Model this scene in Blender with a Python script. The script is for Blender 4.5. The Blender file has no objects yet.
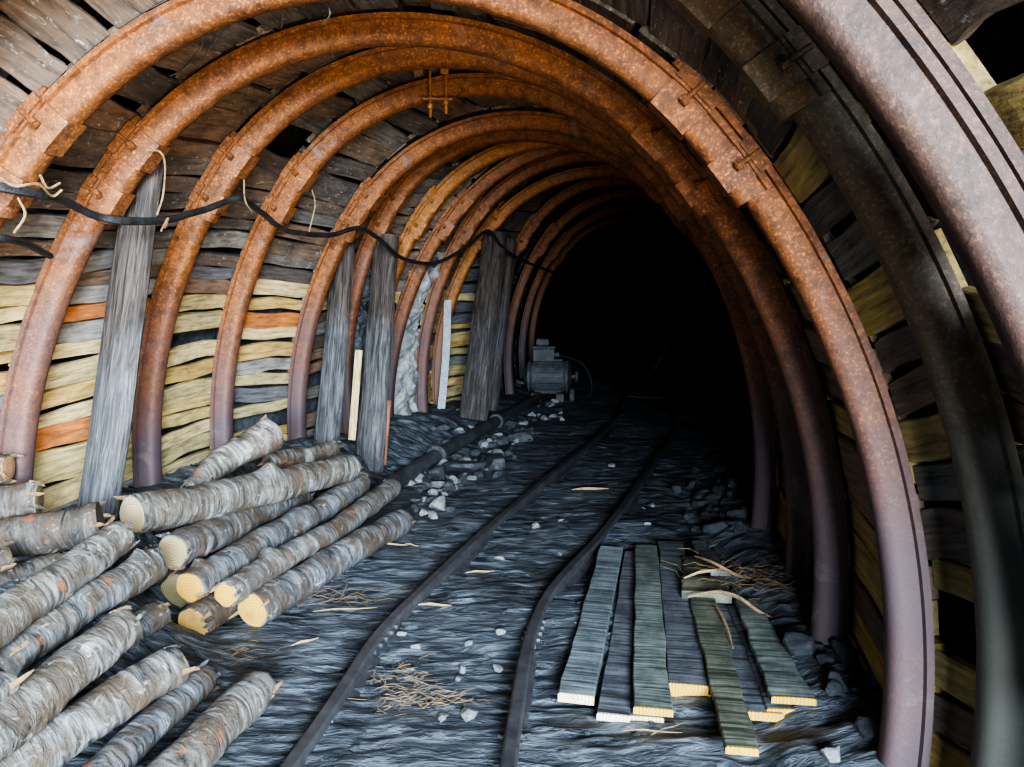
import bpy, math, random
import numpy as np
from mathutils import Vector, Matrix, noise as MN
R_ = random.Random(7)
C = bpy.context.scene.collection
sc = bpy.context.scene

# ------------------------------------------------------------------ camera
H, PIT, F = 1.519, -0.1246, 760.0
cam = bpy.data.cameras.new('camera'); cam.lens = 36*F/1024; cam.sensor_width = 36; cam.clip_start = .02
camo = bpy.data.objects.new('camera', cam); C.objects.link(camo)
camo.location = (0, 0, H); camo.rotation_euler = (math.pi/2+PIT, 0, 0); sc.camera = camo

def at(x, y, d):
    """point seen at photo pixel x, y at depth d metres"""
    X = (x-512)/F*d; v = -(y-383.5)/F*d; c, s = math.cos(PIT), math.sin(PIT)
    return Vector((X, d*c-v*s, H+d*s+v*c))
def gp(x, y, z=0.0):
    a = at(x, y, 1.0)-Vector((0, 0, H)); t = (z-H)/a.z
    return Vector((0, 0, H))+a*t

# ------------------------------------------------------------------ materials
def mat(name):
    m = bpy.data.materials.new(name); m.use_nodes = True
    nt = m.node_tree; nt.nodes.clear()
    o = nt.nodes.new('ShaderNodeOutputMaterial'); b = nt.nodes.new('ShaderNodeBsdfPrincipled')
    nt.links.new(b.outputs[0], o.inputs[0]); b.inputs['Roughness'].default_value = .85
    return m, nt, b
def N(nt, t, **k):
    n = nt.nodes.new(t)
    for a, v in k.items():
        if a in n.inputs: n.inputs[a].default_value = v
        else: setattr(n, a, v)
    return n
def coords(nt, scale=(1, 1, 1), kind='Object', jitter=True):
    t = nt.nodes.new('ShaderNodeTexCoord'); mp = nt.nodes.new('ShaderNodeMapping')
    mp.inputs['Scale'].default_value = scale
    nt.links.new(t.outputs[kind], mp.inputs[0])
    if jitter:
        oi = nt.nodes.new('ShaderNodeObjectInfo'); mu = N(nt, 'ShaderNodeVectorMath', operation='SCALE')
        mu.inputs[0].default_value = (37, 19, 53); nt.links.new(oi.outputs['Random'], mu.inputs['Scale'])
        nt.links.new(mu.outputs[0], mp.inputs['Location'])
    return mp.outputs[0]
def noi(nt, co, s, det=5, rough=.6, dist=0):
    n = N(nt, 'ShaderNodeTexNoise'); n.inputs['Scale'].default_value = s
    n.inputs['Detail'].default_value = det; n.inputs['Roughness'].default_value = rough
    n.inputs['Distortion'].default_value = dist
    nt.links.new(co, n.inputs['Vector']); return n.outputs[0]
def ramp(nt, fac, stops):
    r = nt.nodes.new('ShaderNodeValToRGB'); e = r.color_ramp.elements
    while len(e) < len(stops): e.new(.5)
    for el, (p, c) in zip(e, stops):
        el.position = p; el.color = (c, c, c, 1) if isinstance(c, (int, float)) else (*c, 1)
    nt.links.new(fac, r.inputs[0]); return r.outputs[0]
def mix(nt, fac, a, b, mode='MIX'):
    m = N(nt, 'ShaderNodeMix', data_type='RGBA', blend_type=mode)
    for v, i in ((fac, 0), (a, 6), (b, 7)):
        if hasattr(v, 'is_output'): nt.links.new(v, m.inputs[i])
        elif i == 0: m.inputs[0].default_value = v
        else: m.inputs[i].default_value = (*v, 1)
    return m.outputs[2]
def bump(nt, b, h, s=.5, d=.01):
    n = nt.nodes.new('ShaderNodeBump'); n.inputs['Strength'].default_value = s; n.inputs['Distance'].default_value = d
    nt.links.new(h, n.inputs['Height']); nt.links.new(n.outputs[0], b.inputs['Normal'])
def worldz(nt, lo, hi):
    g = nt.nodes.new('ShaderNodeNewGeometry'); s = nt.nodes.new('ShaderNodeSeparateXYZ'); nt.links.new(g.outputs['Position'], s.inputs[0])
    r = nt.nodes.new('ShaderNodeMapRange'); r.inputs[1].default_value = lo; r.inputs[2].default_value = hi
    nt.links.new(s.outputs[2], r.inputs[0]); return r.outputs[0]

def rust_mat(name, hot, mid, dust_skylight):
    m, nt, b = mat(name); co = coords(nt, kind='Object')
    n1 = noi(nt, co, 3.2, 6, .65); n2 = noi(nt, co, 90, 3, .7); n3 = noi(nt, co, 1.3, 4, .6); n4 = noi(nt, co, 22, 5, .7)
    base = mix(nt, ramp(nt, n1, [(.3, 0), (.7, 1)]), mid, hot)
    base = mix(nt, ramp(nt, n2, [(.52, 0), (.66, .8)]), base, tuple(min(1, c*2.0) for c in hot))
    base = mix(nt, ramp(nt, n4, [(.32, .75), (.56, 0)]), base, tuple(c*.35 for c in mid))
    zf = worldz(nt, .6, 2.5)                     # coal-dusted lower legs, with cool skylight also put into their colour
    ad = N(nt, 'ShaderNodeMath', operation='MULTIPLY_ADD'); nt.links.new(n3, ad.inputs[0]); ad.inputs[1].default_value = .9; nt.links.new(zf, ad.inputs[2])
    col = mix(nt, ramp(nt, ad.outputs[0], [(.42, 1), (1.0, 0)]), base, dust_skylight)
    n5 = noi(nt, co, 1.9, 6, .7, 1.5); col = mix(nt, ramp(nt, n5, [(.60, 0), (.70, .7)]), col, (.20, .165, .155))
    nt.links.new(col, b.inputs['Base Color'])
    b.inputs['Roughness'].default_value = .62; b.inputs['Metallic'].default_value = .15
    hb = mix(nt, .5, n2, n4); bump(nt, b, hb, .55, .006)
    return m
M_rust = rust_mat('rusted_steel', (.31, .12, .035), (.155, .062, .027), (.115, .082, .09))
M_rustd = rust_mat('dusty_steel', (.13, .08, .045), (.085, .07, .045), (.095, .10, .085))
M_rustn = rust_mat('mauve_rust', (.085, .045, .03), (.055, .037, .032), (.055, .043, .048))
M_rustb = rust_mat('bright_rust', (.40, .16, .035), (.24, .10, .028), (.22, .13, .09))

def wood_mat(name, mold=0., dirt=.5, wave=.5):
    """board wood, object colour x grain running along local X"""
    m, nt, b = mat(name); co = coords(nt, (1.6, 14, 14)); co2 = coords(nt, (3, 5, 5))
    oi = nt.nodes.new('ShaderNodeObjectInfo')
    g = noi(nt, co, 3.2, 6, .65, wave); g2 = noi(nt, co2, 1.6, 5, .65); g3 = noi(nt, co2, 7, 5, .7)
    c = mix(nt, 1.0, oi.outputs['Color'], ramp(nt, g, [(.30, .32), (.46, .85), (.72, 1.4)]), 'MULTIPLY')
    c = mix(nt, ramp(nt, g2, [(.45, 0), (.75, dirt)]), c, (.035, .033, .032))
    g4 = noi(nt, coords(nt, (9, 18, 18)), 2.2, 5, .75, 1.2)
    c = mix(nt, ramp(nt, g3, [(.6, 0), (.72, mold)]), c, (.46, .45, .42)); c = mix(nt, ramp(nt, g4, [(.62, 0), (.70, mold*.9)]), c, (.55, .53, .48))
    nt.links.new(c, b.inputs['Base Color']); b.inputs['Roughness'].default_value = .8
    bump(nt, b, mix(nt, .35, g, g3), .8, .012)
    return m
M_board = wood_mat('split_wood', .12, .45)
M_old = wood_mat('old_roof_wood', 1.0, .8)
def post_mat():
    m, nt, b = mat('weathered_post_wood'); co = coords(nt, (1.3, 16, 16)); co2 = coords(nt, (3, 6, 6)); co3 = coords(nt, (2, 60, 60))
    oi = nt.nodes.new('ShaderNodeObjectInfo')
    g = noi(nt, co, 2.5, 6, .7, 1.0); p = noi(nt, co2, 1.3, 5, .65, .8); f = noi(nt, co3, 1.5, 4, .6)
    c = mix(nt, 1., oi.outputs['Color'], ramp(nt, g, [(.34, .25), (.5, .8), (.64, 1.7)]), 'MULTIPLY')
    zf = worldz(nt, .9, 2.0); ad = N(nt, 'ShaderNodeMath', operation='MULTIPLY_ADD'); nt.links.new(p, ad.inputs[0]); ad.inputs[1].default_value = 1.1; nt.links.new(zf, ad.inputs[2])
    c = mix(nt, ramp(nt, ad.outputs[0], [(.75, 0), (1.15, .8)]), c, ramp(nt, g, [(.4, (.022, .017, .014)), (.6, (.12, .088, .065))]))
    c = mix(nt, ramp(nt, p, [(.30, .8), (.42, 0)]), c, (.055, .06, .07))
    c = mix(nt, ramp(nt, f, [(.62, 0), (.75, .8)]), c, (.03, .028, .026))
    nt.links.new(c, b.inputs['Base Color']); bump(nt, b, mix(nt, .5, g, f), 1.0, .015); return m
M_post = post_mat()
M_plank = None
def plank_mat():
    m, nt, b = mat('sawn_plank'); co = coords(nt, (40, 2.0, 2.0)); co2 = coords(nt, (2, 3, 3)); co3 = coords(nt, (1.5, 30, 30))
    oi = nt.nodes.new('ShaderNodeObjectInfo')
    saw = noi(nt, co, 1.7, 3, .6, .3); g = noi(nt, co2, 3, 5, .7); gr = noi(nt, co3, 2, 4, .6)
    c = mix(nt, 1., oi.outputs['Color'], ramp(nt, saw, [(.35, .35), (.62, 1.7)]), 'MULTIPLY')
    c = mix(nt, ramp(nt, g, [(.42, 0), (.7, .65)]), c, (.02, .026, .032))
    c = mix(nt, ramp(nt, gr, [(.62, 0), (.8, .3)]), c, (.2, .19, .12))
    nt.links.new(c, b.inputs['Base Color']); bump(nt, b, mix(nt, .4, saw, gr), .6, .006)
    b.inputs['Roughness'].default_value = .7
    return m
M_plank = plank_mat()
def bark_mat():
    m, nt, b = mat('bark'); co = coords(nt, (19, 3.5, 3.5)); co2 = coords(nt, (4, 4, 4)); co3 = coords(nt, (8, 9, 9))
    oi = nt.nodes.new('ShaderNodeObjectInfo')
    rings = noi(nt, co, 1.1, 5, .7, 1.6); g = noi(nt, co2, 1.6, 5, .7); g3 = noi(nt, co3, 2.2, 5, .7, .8)
    c = mix(nt, 1., oi.outputs['Color'], ramp(nt, rings, [(.36, .12), (.46, .6), (.58, 1.35), (.7, 2.2)]), 'MULTIPLY')
    c = mix(nt, ramp(nt, g, [(.38, 0), (.58, 1)]), (.095, .07, .048), c)
    c = mix(nt, ramp(nt, g3, [(.60, 0), (.72, .8)]), c, (.60, .57, .50))
    red = noi(nt, co2, 3.1, 3, .5); c = mix(nt, ramp(nt, red, [(.64, 0), (.70, .75)]), c, (.30, .12, .05))
    nt.links.new(c, b.inputs['Base Color']); bump(nt, b, mix(nt, .45, rings, g3), 1.0, .02)
    b.inputs['Roughness'].default_value = .72
    return m
M_bark = bark_mat()
def endgrain_mat():
    m, nt, b = mat('cut_end_grain'); oi = nt.nodes.new('ShaderNodeObjectInfo')
    co = coords(nt, (.001, 1, 1), jitter=False); wv = N(nt, 'ShaderNodeTexWave', wave_type='RINGS', rings_direction='X')
    wv.inputs['Scale'].default_value = 26; wv.inputs['Distortion'].default_value = 2.5; wv.inputs['Detail'].default_value = 2
    nt.links.new(co, wv.inputs['Vector'])
    c = mix(nt, 1., oi.outputs['Color'], ramp(nt, wv.outputs[1], [(.0, .7), (1, 1.12)]), 'MULTIPLY')
    g = noi(nt, coords(nt), 14, 4, .6); c = mix(nt, ramp(nt, g, [(.55, 0), (.75, .5)]), c, (.16, .10, .05))
    nt.links.new(c, b.inputs['Base Color']); bump(nt, b, g, .4, .004); return m
M_end = endgrain_mat()
def rock_mat(name, dark, light, sc_=1., rough=.6):
    m, nt, b = mat(name); co = coords(nt)
    a = noi(nt, co, 4*sc_, 6, .65); g = noi(nt, co, 17*sc_, 5, .7)
    c = mix(nt, ramp(nt, a, [(.35, 0), (.7, 1)]), dark, light); c = mix(nt, ramp(nt, g, [(.35, .6), (.6, 0)]), c, tuple(x*.4 for x in dark))
    nt.links.new(c, b.inputs['Base Color']); b.inputs['Roughness'].default_value = rough; bump(nt, b, g, .7, .02/sc_); return m
M_rock = rock_mat('slate_rock', (.055, .062, .07), (.16, .175, .19))
M_rockl = rock_mat('pale_rock', (.22, .24, .24), (.62, .64, .62))
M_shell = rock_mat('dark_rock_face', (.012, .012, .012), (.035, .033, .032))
M_mach = rock_mat('dusty_machine_iron', (.08, .09, .095), (.17, .18, .185), 3, .6)
M_pipe = rock_mat('dusty_iron_pipe', (.05, .056, .06), (.115, .125, .13), 2, .5)
M_cable = rock_mat('black_cable_rubber', (.018, .018, .02), (.05, .052, .055), 3, .5)
M_straw = rock_mat('dry_wood_fibre', (.22, .14, .07), (.50, .36, .19), 6, .8)
M_splint = rock_mat('fresh_split_wood', (.42, .29, .12), (.68, .52, .26), 4, .8)
M_root = rock_mat('dead_root', (.06, .05, .04), (.2, .17, .14), 6, .9)
M_white = rock_mat('pale_bluish', (.30, .34, .38), (.55, .60, .65), 3, .4)
def ground_mat():
    m, nt, b = mat('coal_mud_floor'); co = coords(nt, (2.6, 8.5, 6), jitter=False); co2 = coords(nt, (6, 16, 8), jitter=False); co3 = coords(nt, jitter=False)
    a = noi(nt, co, 2.1, 5, .6, .9); g = noi(nt, co2, 3.2, 6, .7, .7); l = noi(nt, co3, 1.1, 4, .6)
    c = ramp(nt, a, [(.34, (.018, .022, .028)), (.5, (.085, .10, .118)), (.66, (.24, .275, .31))])
    c = mix(nt, ramp(nt, g, [(.58, 0), (.75, .5)]), c, (.24, .27, .30))
    c = mix(nt, ramp(nt, l, [(.45, 0), (.75, .45)]), c, (.04, .045, .052))
    nt.links.new(c, b.inputs['Base Color'])
    r = ramp(nt, g, [(.3, .38), (.7, .6)]); nt.links.new(r, b.inputs['Roughness']); bump(nt, b, mix(nt, .35, a, g), 1.0, .09)
    return m
M_ground = ground_mat()
def rail_mat():
    m, nt, b = mat('worn_rail_steel'); co = coords(nt, jitter=False); g = noi(nt, co, 9, 5, .7)
    nt.links.new(ramp(nt, g, [(.3, (.06, .06, .065)), (.7, (.135, .135, .145))]), b.inputs['Base Color'])
    b.inputs['Metallic'].default_value = .35; b.inputs['Roughness'].default_value = .42; bump(nt, b, g, .3, .004); return m
M_rail = rail_mat()

# ------------------------------------------------------------------ object helpers
def link(name, verts, faces, m, parent=None, mw=None, smooth=False, color=None):
    me = bpy.data.meshes.new(name); me.from_pydata([tuple(v) for v in verts], [], faces); me.validate()
    if smooth:
        me.polygons.foreach_set('use_smooth', [True]*len(me.polygons))
        if smooth != 1 or smooth is True: me.set_sharp_from_angle(angle=math.radians(38))
    me.materials.append(m)
    o = bpy.data.objects.new(name, me); C.objects.link(o)
    if color: o.color = (*color, 1)
    if parent: o.parent = parent
    if mw is not None: o.matrix_local = mw
    return o
def tag(o, label, cat, group=None, kind=None):
    o['label'] = label; o['category'] = cat
    if group: o['group'] = group
    o['kind'] = kind or 'thing'
    return o
def empty(name, loc=(0, 0, 0), mw=None):
    o = bpy.data.objects.new(name, None); o.empty_display_size = .1; C.objects.link(o); o.location = loc
    if mw is not None: o.matrix_world = mw
    return o
def fix(vs, fs):
    """orient closed mesh outward by signed volume"""
    v = np.array([tuple(x) for x in vs]); vol = 0
    c = v.mean(0)
    for f in fs:
        for i in range(1, len(f)-1):
            vol += np.dot(v[f[0]]-c, np.cross(v[f[i]]-c, v[f[i+1]]-c))
    return fs if vol > 0 else [tuple(reversed(f)) for f in fs]
def grid_sweep(rings, closed=True, caps=True):
    n = len(rings[0]); vs = [p for r in rings for p in r]; fs = []
    for i in range(len(rings)-1):
        for j in range(n if closed else n-1):
            a = i*n+j; b = i*n+(j+1) % n; fs.append((a, b, b+n, a+n))
    if caps: fs.append(tuple(range(n))[::-1]); fs.append(tuple((len(rings)-1)*n+j for j in range(n)))
    return vs, fix(vs, fs)
def frame_at(T, up=Vector((0, 0, 1))):
    T = T.normalized(); S = T.cross(up)
    if S.length < 1e-3: S = Vector((1, 0, 0))
    S.normalize(); return S, S.cross(T).normalized()
def smooth_path(pts, n):
    """Catmull-Rom through pts, n samples per span"""
    P = [2*pts[0]-pts[1]]+list(pts)+[2*pts[-1]-pts[-2]]; out = []
    for i in range(1, len(P)-2):
        for k in range(n):
            t = k/n; a, b, c, d = P[i-1:i+3]
            out.append(.5*((2*b)+(c-a)*t+(2*a-5*b+4*c-d)*t*t+(3*b-a-3*c+d)*t**3))
    out.append(pts[-1].copy()); return out
def tube_data(path, rad, seg=10, rf=None):
    rings = []
    for i, p in enumerate(path):
        T = path[min(i+1, len(path)-1)]-path[max(i-1, 0)]; S, U = frame_at(T)
        r = rad[i] if isinstance(rad, (list, tuple)) else rad
        ring = []
        for j in range(seg):
            a = 2*math.pi*j/seg; q = r*(rf(i, a) if rf else 1)
            ring.append(p+S*math.cos(a)*q+U*math.sin(a)*q)
        rings.append(ring)
    return grid_sweep(rings)
def join(*parts):
    V, Fc = [], []
    for v, f in parts:
        o = len(V); V += list(v); Fc += [tuple(i+o for i in q) for q in f]
    return V, Fc
def box_data(mn, mx, bev=0.0):
    x0, y0, z0 = mn; x1, y1, z1 = mx; b = bev
    def ring(z, i): return [Vector(p) for p in ((x0+i, y0+i, z), (x1-i, y0+i, z), (x1-i, y1-i, z), (x0+i, y1-i, z))]
    return grid_sweep([ring(z0, b), ring(z0+b, 0), ring(z1-b, 0), ring(z1, b)]) if b else grid_sweep([ring(z0, 0), ring(z1, 0)])
def cyl_data(a, b, r, seg=16, r2=None):
    a, b = Vector(a), Vector(b); return tube_data([a, b], [r, r if r2 is None else r2], seg)
def pts_local(vs, mw):
    inv = mw.inverted(); return [inv @ Vector(v) for v in vs]
def axes_matrix(o, X, Z):
    X = X.normalized(); Y = Z.cross(X).normalized(); Z = X.cross(Y).normalized()
    m = Matrix.Identity(4)
    for i in range(3): m[i][0] = X[i]; m[i][1] = Y[i]; m[i][2] = Z[i]; m[i][3] = o[i]
    return m

# ------------------------------------------------------------------ the arch line: x, y, yaw, dz, tilt, width, height, lean of each steel arch
G = (1.462, 1.2403, .9186, 2.8331)
Q = {-2: [-.5496, 1.7065, .1918, .029, .0124, 1.0331, .9575, -.025], -1: [-.634, 2.1569, .1741, .0676, .0475, 1.0994, .9891, -.005],
 0: [-.5314, 2.3664, .1453, -.0288, .1026, 1.0016, .9464, .0281], 1: [-.4839, 3.0912, .112, -.0183, .0564, 1.0017, .9562, -.005],
 2: [-.3476, 3.8819, .1743, -.0212, .0112, .991, .9956, -.0348], 3: [-.2587, 4.6885, .2102, -.0114, -.0395, .9903, 1.0018, -.0219],
 4: [-.0075, 5.3954, .2519, -.0239, -.0458, .978, .9872, -.0141], 5: [.192, 6.0314, .245, .0035, .0289, .9797, 1.009, -.1021],
 6: [.4182, 6.4863, .2228, .0237, .0346, .9876, 1.0125, -.0454], 7: [.5726, 6.8025, .2076, -.0091, -.0052, 1.0019, 1.0308, .0461],
 8: [.7413, 7.3758, .2278, .0046, -.0008, .9804, 1.0229, -.0152], 9: [.9369, 8.1534, .2395, .0111, .0058, 1.0409, 1.0116, -.0082],
 10: [1.2978, 9.0881, .2679, .0077, .0244, .926, 1.0283, -.0557], 11: [1.6008, 10.07, .2735, .0094, .0176, .9836, 1.0155, -.0251],
 12: [1.87, 11.9, .20, .01, .005, .99, 1.015, -.01], 13: [2.0967, 13.86, .08, .01, .0052, .9912, 1.0148, -.0102],
 14: [2.12, 15.3, -.05, .01, 0, 1, 1.01, 0], 15: [2.0, 16.8, -.15, .01, 0, 1, 1.01, 0], 16: [1.72, 18.4, -.25, .01, 0, 1, 1.01, 0],
 17: [1.25, 20.1, -.33, .01, 0, 1, 1.01, 0], 18: [.6, 22, -.4, .01, 0, 1, 1.01, 0],
 -3: [-.55, 1.15, .19, .03, .01, 1.04, .96, -.02], -4: [-.56, .6, .19, .03, 0, 1.04, .96, -.02]}
def qk(k):
    a = max(-4, min(17, math.floor(k))); t = k-a
    return [p*(1-t)+q*t for p, q in zip(Q[a], Q[a+1])]
S_C = G[0]*G[2]                                  # arc length from crown to joint
def base(s, off=0.):
    R, c, ph, R2 = G; a = abs(s)
    if a <= S_C: b = a/R; u, v, n = R*math.sin(b), c+R*math.cos(b), (math.sin(b), math.cos(b))
    else:
        b = ph+(a-S_C)/R2; cx = (R-R2)*math.sin(ph); cz = c+(R-R2)*math.cos(ph)
        u, v, n = cx+R2*math.sin(b), cz+R2*math.cos(b), (math.sin(b), math.cos(b))
    u += n[0]*off; v += n[1]*off
    return (u if s >= 0 else -u), v
def W(k, s, off=0., wy=0.):
    x, y, yaw, dz, tl, sx, sz, ln = qk(k); u, v = base(s, off)
    v *= sz; u = u*sx+ln*(v-1.2); c, sn = math.cos(yaw), math.sin(yaw)
    return Vector((x+u*c-v*tl*sn+wy*sn, y-u*sn+v*tl*c+wy*c, v+dz))
S_F = S_C+(math.acos(-(G[1]+(G[0]-G[3])*math.cos(G[2]))/G[3])-G[2])*G[3]     # to the foot
def lateral(x, y):
    k = 0.; u = 0.
    ys = [Q[i][1] for i in range(-4, 19)]
    for _ in range(3):
        yy = y+u*math.sin(qk(k)[2]); k = float(np.interp(yy, ys, range(-4, 19))); q = qk(k); u = (x-q[0])/math.cos(q[2])
    return k, u
def ss(a, b, x):
    t = max(0, min(1, (x-a)/(b-a))); return t*t*(3-2*t)
def ground(x, y, fine=True):
    k, u = lateral(x, y)
    hb = float(np.interp(k, [-4, 0, 2, 4, 5, 7, 9, 11, 18], [.45, .45, .42, .34, .24, .17, .10, .08, .05]))
    nb = ss(2.95, 3.4, y); z = hb*(.38+.62*ss(2.1, 3.1, y))*ss(-.60-.48*nb, -1.5-.12*nb, u)+.13*ss(1.3, 1.75, u)
    if k > 4.5: z += .10*ss(-.75, -1.25, u)*ss(4.5, 5.5, k)*(1-ss(9.5, 10.5, k))
    if fine:
        v = Vector((x*1.3, y*1.6, 0)); z += .045*MN.noise(v)
        amp = .010+.018*ss(.1, .3, z)
        w = Vector((x*3.2+.6*MN.noise(Vector((x*2, y*2, 5))), y*15, 3)); r = 1-abs(MN.noise(w)*2); z += amp*(r-.5)*1.2
        z += .006*MN.noise(Vector((x*11, y*34, 1)))
        z += .03*ss(.85, 1.3, abs(u))*MN.noise(Vector((x*6, y*7, 9)))
    return z

# ------------------------------------------------------------------ setting: floor, rock shell
def build_floor():
    ys = [.2, .5, .8, 1.1, 1.3]
    while ys[-1] < 24: ys.append(ys[-1]+.0062*max(ys[-1], 1.6)**.95)
    nx = 420; vs = []; fs = []
    for y in ys:
        q = qk(float(np.interp(y, [Q[i][1] for i in range(-4, 19)], range(-4, 19))))
        for i in range(nx):
            x = q[0]-2.55+5.0*i/(nx-1); vs.append((x, y, ground(x, y)))
    for j in range(len(ys)-1):
        for i in range(nx-1):
            a = j*nx+i; fs.append((a, a+1, a+nx+1, a+nx))
    o = link('floor', vs, fs, M_ground, smooth=True); o['kind'] = 'structure'
build_floor()
def shell(name, s0, s1, ns):
    rings = []
    for ik in range(0, 22*4+1):
        k = -4+ik/4; ring = []
        for j in range(ns+1):
            s = s0+(s1-s0)*j/ns; p = W(k, s, .20)
            ring.append(W(k, s, .265+.06*MN.noise(p*2.3)+.03*MN.noise(p*7)))
        rings.append(ring)
    vs, fs = grid_sweep(rings, closed=False, caps=False)
    o = link(name, vs, fs, M_shell, smooth=False); o['kind'] = 'structure'; return o
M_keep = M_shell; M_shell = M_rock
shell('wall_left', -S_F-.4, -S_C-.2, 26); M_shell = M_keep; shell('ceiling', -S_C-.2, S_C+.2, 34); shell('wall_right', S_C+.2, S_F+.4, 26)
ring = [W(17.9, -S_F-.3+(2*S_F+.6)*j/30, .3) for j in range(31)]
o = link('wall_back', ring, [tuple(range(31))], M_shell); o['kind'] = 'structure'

# ------------------------------------------------------------------ steel arches
HW, DP, FL = .052, .055, .074       # half width of trough, half depth, half width with flange
PROF = [(-DP, 0), (-DP*.98, -HW*.35), (-DP*.90, -HW*.65), (-DP*.70, -HW*.9), (-DP*.3, -HW*1.02), (DP*.55, -HW*1.1), (DP*.62, -FL), (DP, -FL), (DP, -HW*.85), (-DP*.35, -HW*.6),
        (-DP*.35, HW*.6), (DP, HW*.85), (DP, FL), (DP*.62, FL), (DP*.55, HW*1.1), (-DP*.3, HW*1.02), (-DP*.70, HW*.9), (-DP*.90, HW*.65), (-DP*.98, HW*.35)]
def beam(name, k, s0, s1, off, m, parent, org, prof=PROF, step=.07, wy=0):
    n = max(2, int(abs(s1-s0)/step)); rings = [[W(k, s0+(s1-s0)*i/n, off+a, b+wy)-org for a, b in prof] for i in range(n+1)]
    vs, fs = grid_sweep(rings); o = link(name, vs, fs, m, parent, smooth=True)
    return o
def clamp(k, s, side, m, root, org, big=1.):
    L = .066*big; a, b = s-L, s+L
    pr = [(-DP-.022, -HW*.85), (-DP*.6, -HW-.012), (DP*.5, -HW-.014), (DP*.5, -FL-.012), (DP+.012, -FL-.012), (DP+.012, FL+.012), (DP*.5, FL+.012),
          (DP*.5, HW+.014), (-DP*.6, HW+.012), (-DP-.022, HW*.85)]
    c = beam('clamp', k, a, b, 0, m, root, org, pr, .03)
    for wv in (-1, 1):
        p = W(k, s, -.012, wv*(FL+.012))-org; n = (W(k, s, .1, 0)-W(k, s, 0, 0)).normalized()
        d = join(cyl_data(p-n*.012, p+n*.075, .008, 8), cyl_data(p-n*.01, p+n*.012, .017, 6))
        link('bolt', *d, m, c)
ordn = ['nearest', 'second', 'third', 'fourth', 'fifth', 'sixth', 'seventh', 'eighth', 'ninth', 'tenth', 'eleventh', 'twelfth', 'thirteenth', 'fourteenth', 'fifteenth', 'sixteenth']
arch_labels = {
 -2: 'purple brown steel arch nearest the viewer, crossing the upper right corner',
 -1: 'thick greenish dusty steel arch whose right leg stands at the right edge',
 0: 'large rusty steel arch leaving the top of view, frayed wires at its left clamp',
 1: 'rusty steel arch with its whole crown in view just before the first leaning post',
 2: 'rusty steel arch standing directly behind the big leaning grey post',
 3: 'orange rusty steel arch with two hanging bolts at its crown',
 4: 'rusty steel arch whose left leg stands before the second wooden post',
 5: 'rusty steel arch with its left leg between the second and third posts',
 6: 'bright orange rusty steel arch with a flaking clamp above the third post',
 7: 'rusty steel arch standing just to the right of the third wooden post',
 8: 'rusty steel arch with left leg right of the pale rock face',
 9: 'rusty steel arch beside the pale upright strip, before the fourth post',
 10: 'dim rusty steel arch just beyond the pair of far wooden posts',
 11: 'dim steel arch standing immediately before the old electric motor',
 12: 'dark steel arch standing just beyond the old electric motor',
 13: 'orange lit steel arch leg rising behind the old motor',
 14: 'barely visible steel arch, first in the dark beyond the motor', 15: 'barely visible steel arch, second in the dark beyond the motor'}
for k in range(-2, 16):
    org = W(k, -S_F, 0); org.z = 0
    x, y, yaw = Q[k][:3]; org = Vector((x, y, 0))
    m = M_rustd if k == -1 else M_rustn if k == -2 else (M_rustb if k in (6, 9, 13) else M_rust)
    root = empty('steel_arch', org)
    tag(root, arch_labels[k], 'arch', 'steel arches holding up the tunnel')
    ov = .24
    sm = .05 if k < 6 else .1
    e2 = S_C+ov if k > -2 else 3.0
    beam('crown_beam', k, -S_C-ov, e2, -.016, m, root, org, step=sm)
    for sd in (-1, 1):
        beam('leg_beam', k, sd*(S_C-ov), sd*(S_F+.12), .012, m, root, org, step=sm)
        for e in (-.13, .13):
            if k == -2 and sd > 0: continue
            clamp(k, sd*(S_C+e), sd, m, root, org, 1.15 if e < 0 else .85)

# ------------------------------------------------------------------ lagging boards behind the arches
def lag(name, k0, k1, s0, s1, w, th, m, col, off=.085, rough=.010, seed=0, twist=0., parent=None):
    """board from fractional arch k0 to k1, centre arc position s0 -> s1"""
    A = W(k0, s0, off); B = W(k1, s1, off); mid = (A+B)/2
    nrm = (W((k0+k1)/2, (s0+s1)/2, off+.1)-W((k0+k1)/2, (s0+s1)/2, off))
    mw = axes_matrix(mid, B-A, nrm); nseg = 9; rings = []
    for i in range(nseg+1):
        f = i/nseg; k = k0+(k1-k0)*f; s = s0+(s1-s0)*f+rough*1.2*MN.noise(Vector((f*2.2, seed*1.7, 0)))
        wa = w*.5*(1+.16*MN.noise(Vector((f*3, seed, 4)))); wb = w*.5*(1+.16*MN.noise(Vector((f*3, seed, 8))))
        oo = off+.012*MN.noise(Vector((f*2, seed, 11))); t2 = th*(1+.25*MN.noise(Vector((f*4, seed, 15))))
        e = .15*t2; P = lambda ds, do: W(k, s+ds, oo+do)
        ring = [P(-wa, -t2/2+e), P(-wa+e, -t2/2), P(0, -t2/2-.003*MN.noise(Vector((f*5, seed, 2)))), P(wb-e, -t2/2), P(wb, -t2/2+e), P(wb, t2/2), P(-wa, t2/2)]
        rings.append(pts_local(ring, mw))
    vs, fs = grid_sweep(rings)
    return link(name, vs, fs, m, None, mw, color=col)
YEL = [(.66, .50, .20), (.60, .47, .21), (.74, .58, .28), (.55, .45, .22), (.62, .42, .14)]
ORA = (.58, .21, .06); GRY = [(.24, .24, .22), (.32, .31, .27), (.17, .17, .17)]
BRN = [(.15, .115, .09), (.19, .135, .095), (.11, .095, .08), (.24, .155, .10), (.17, .155, .13)]
bayname = {}
postn = ['before the nearest arch', 'behind the nearest arch']
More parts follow.
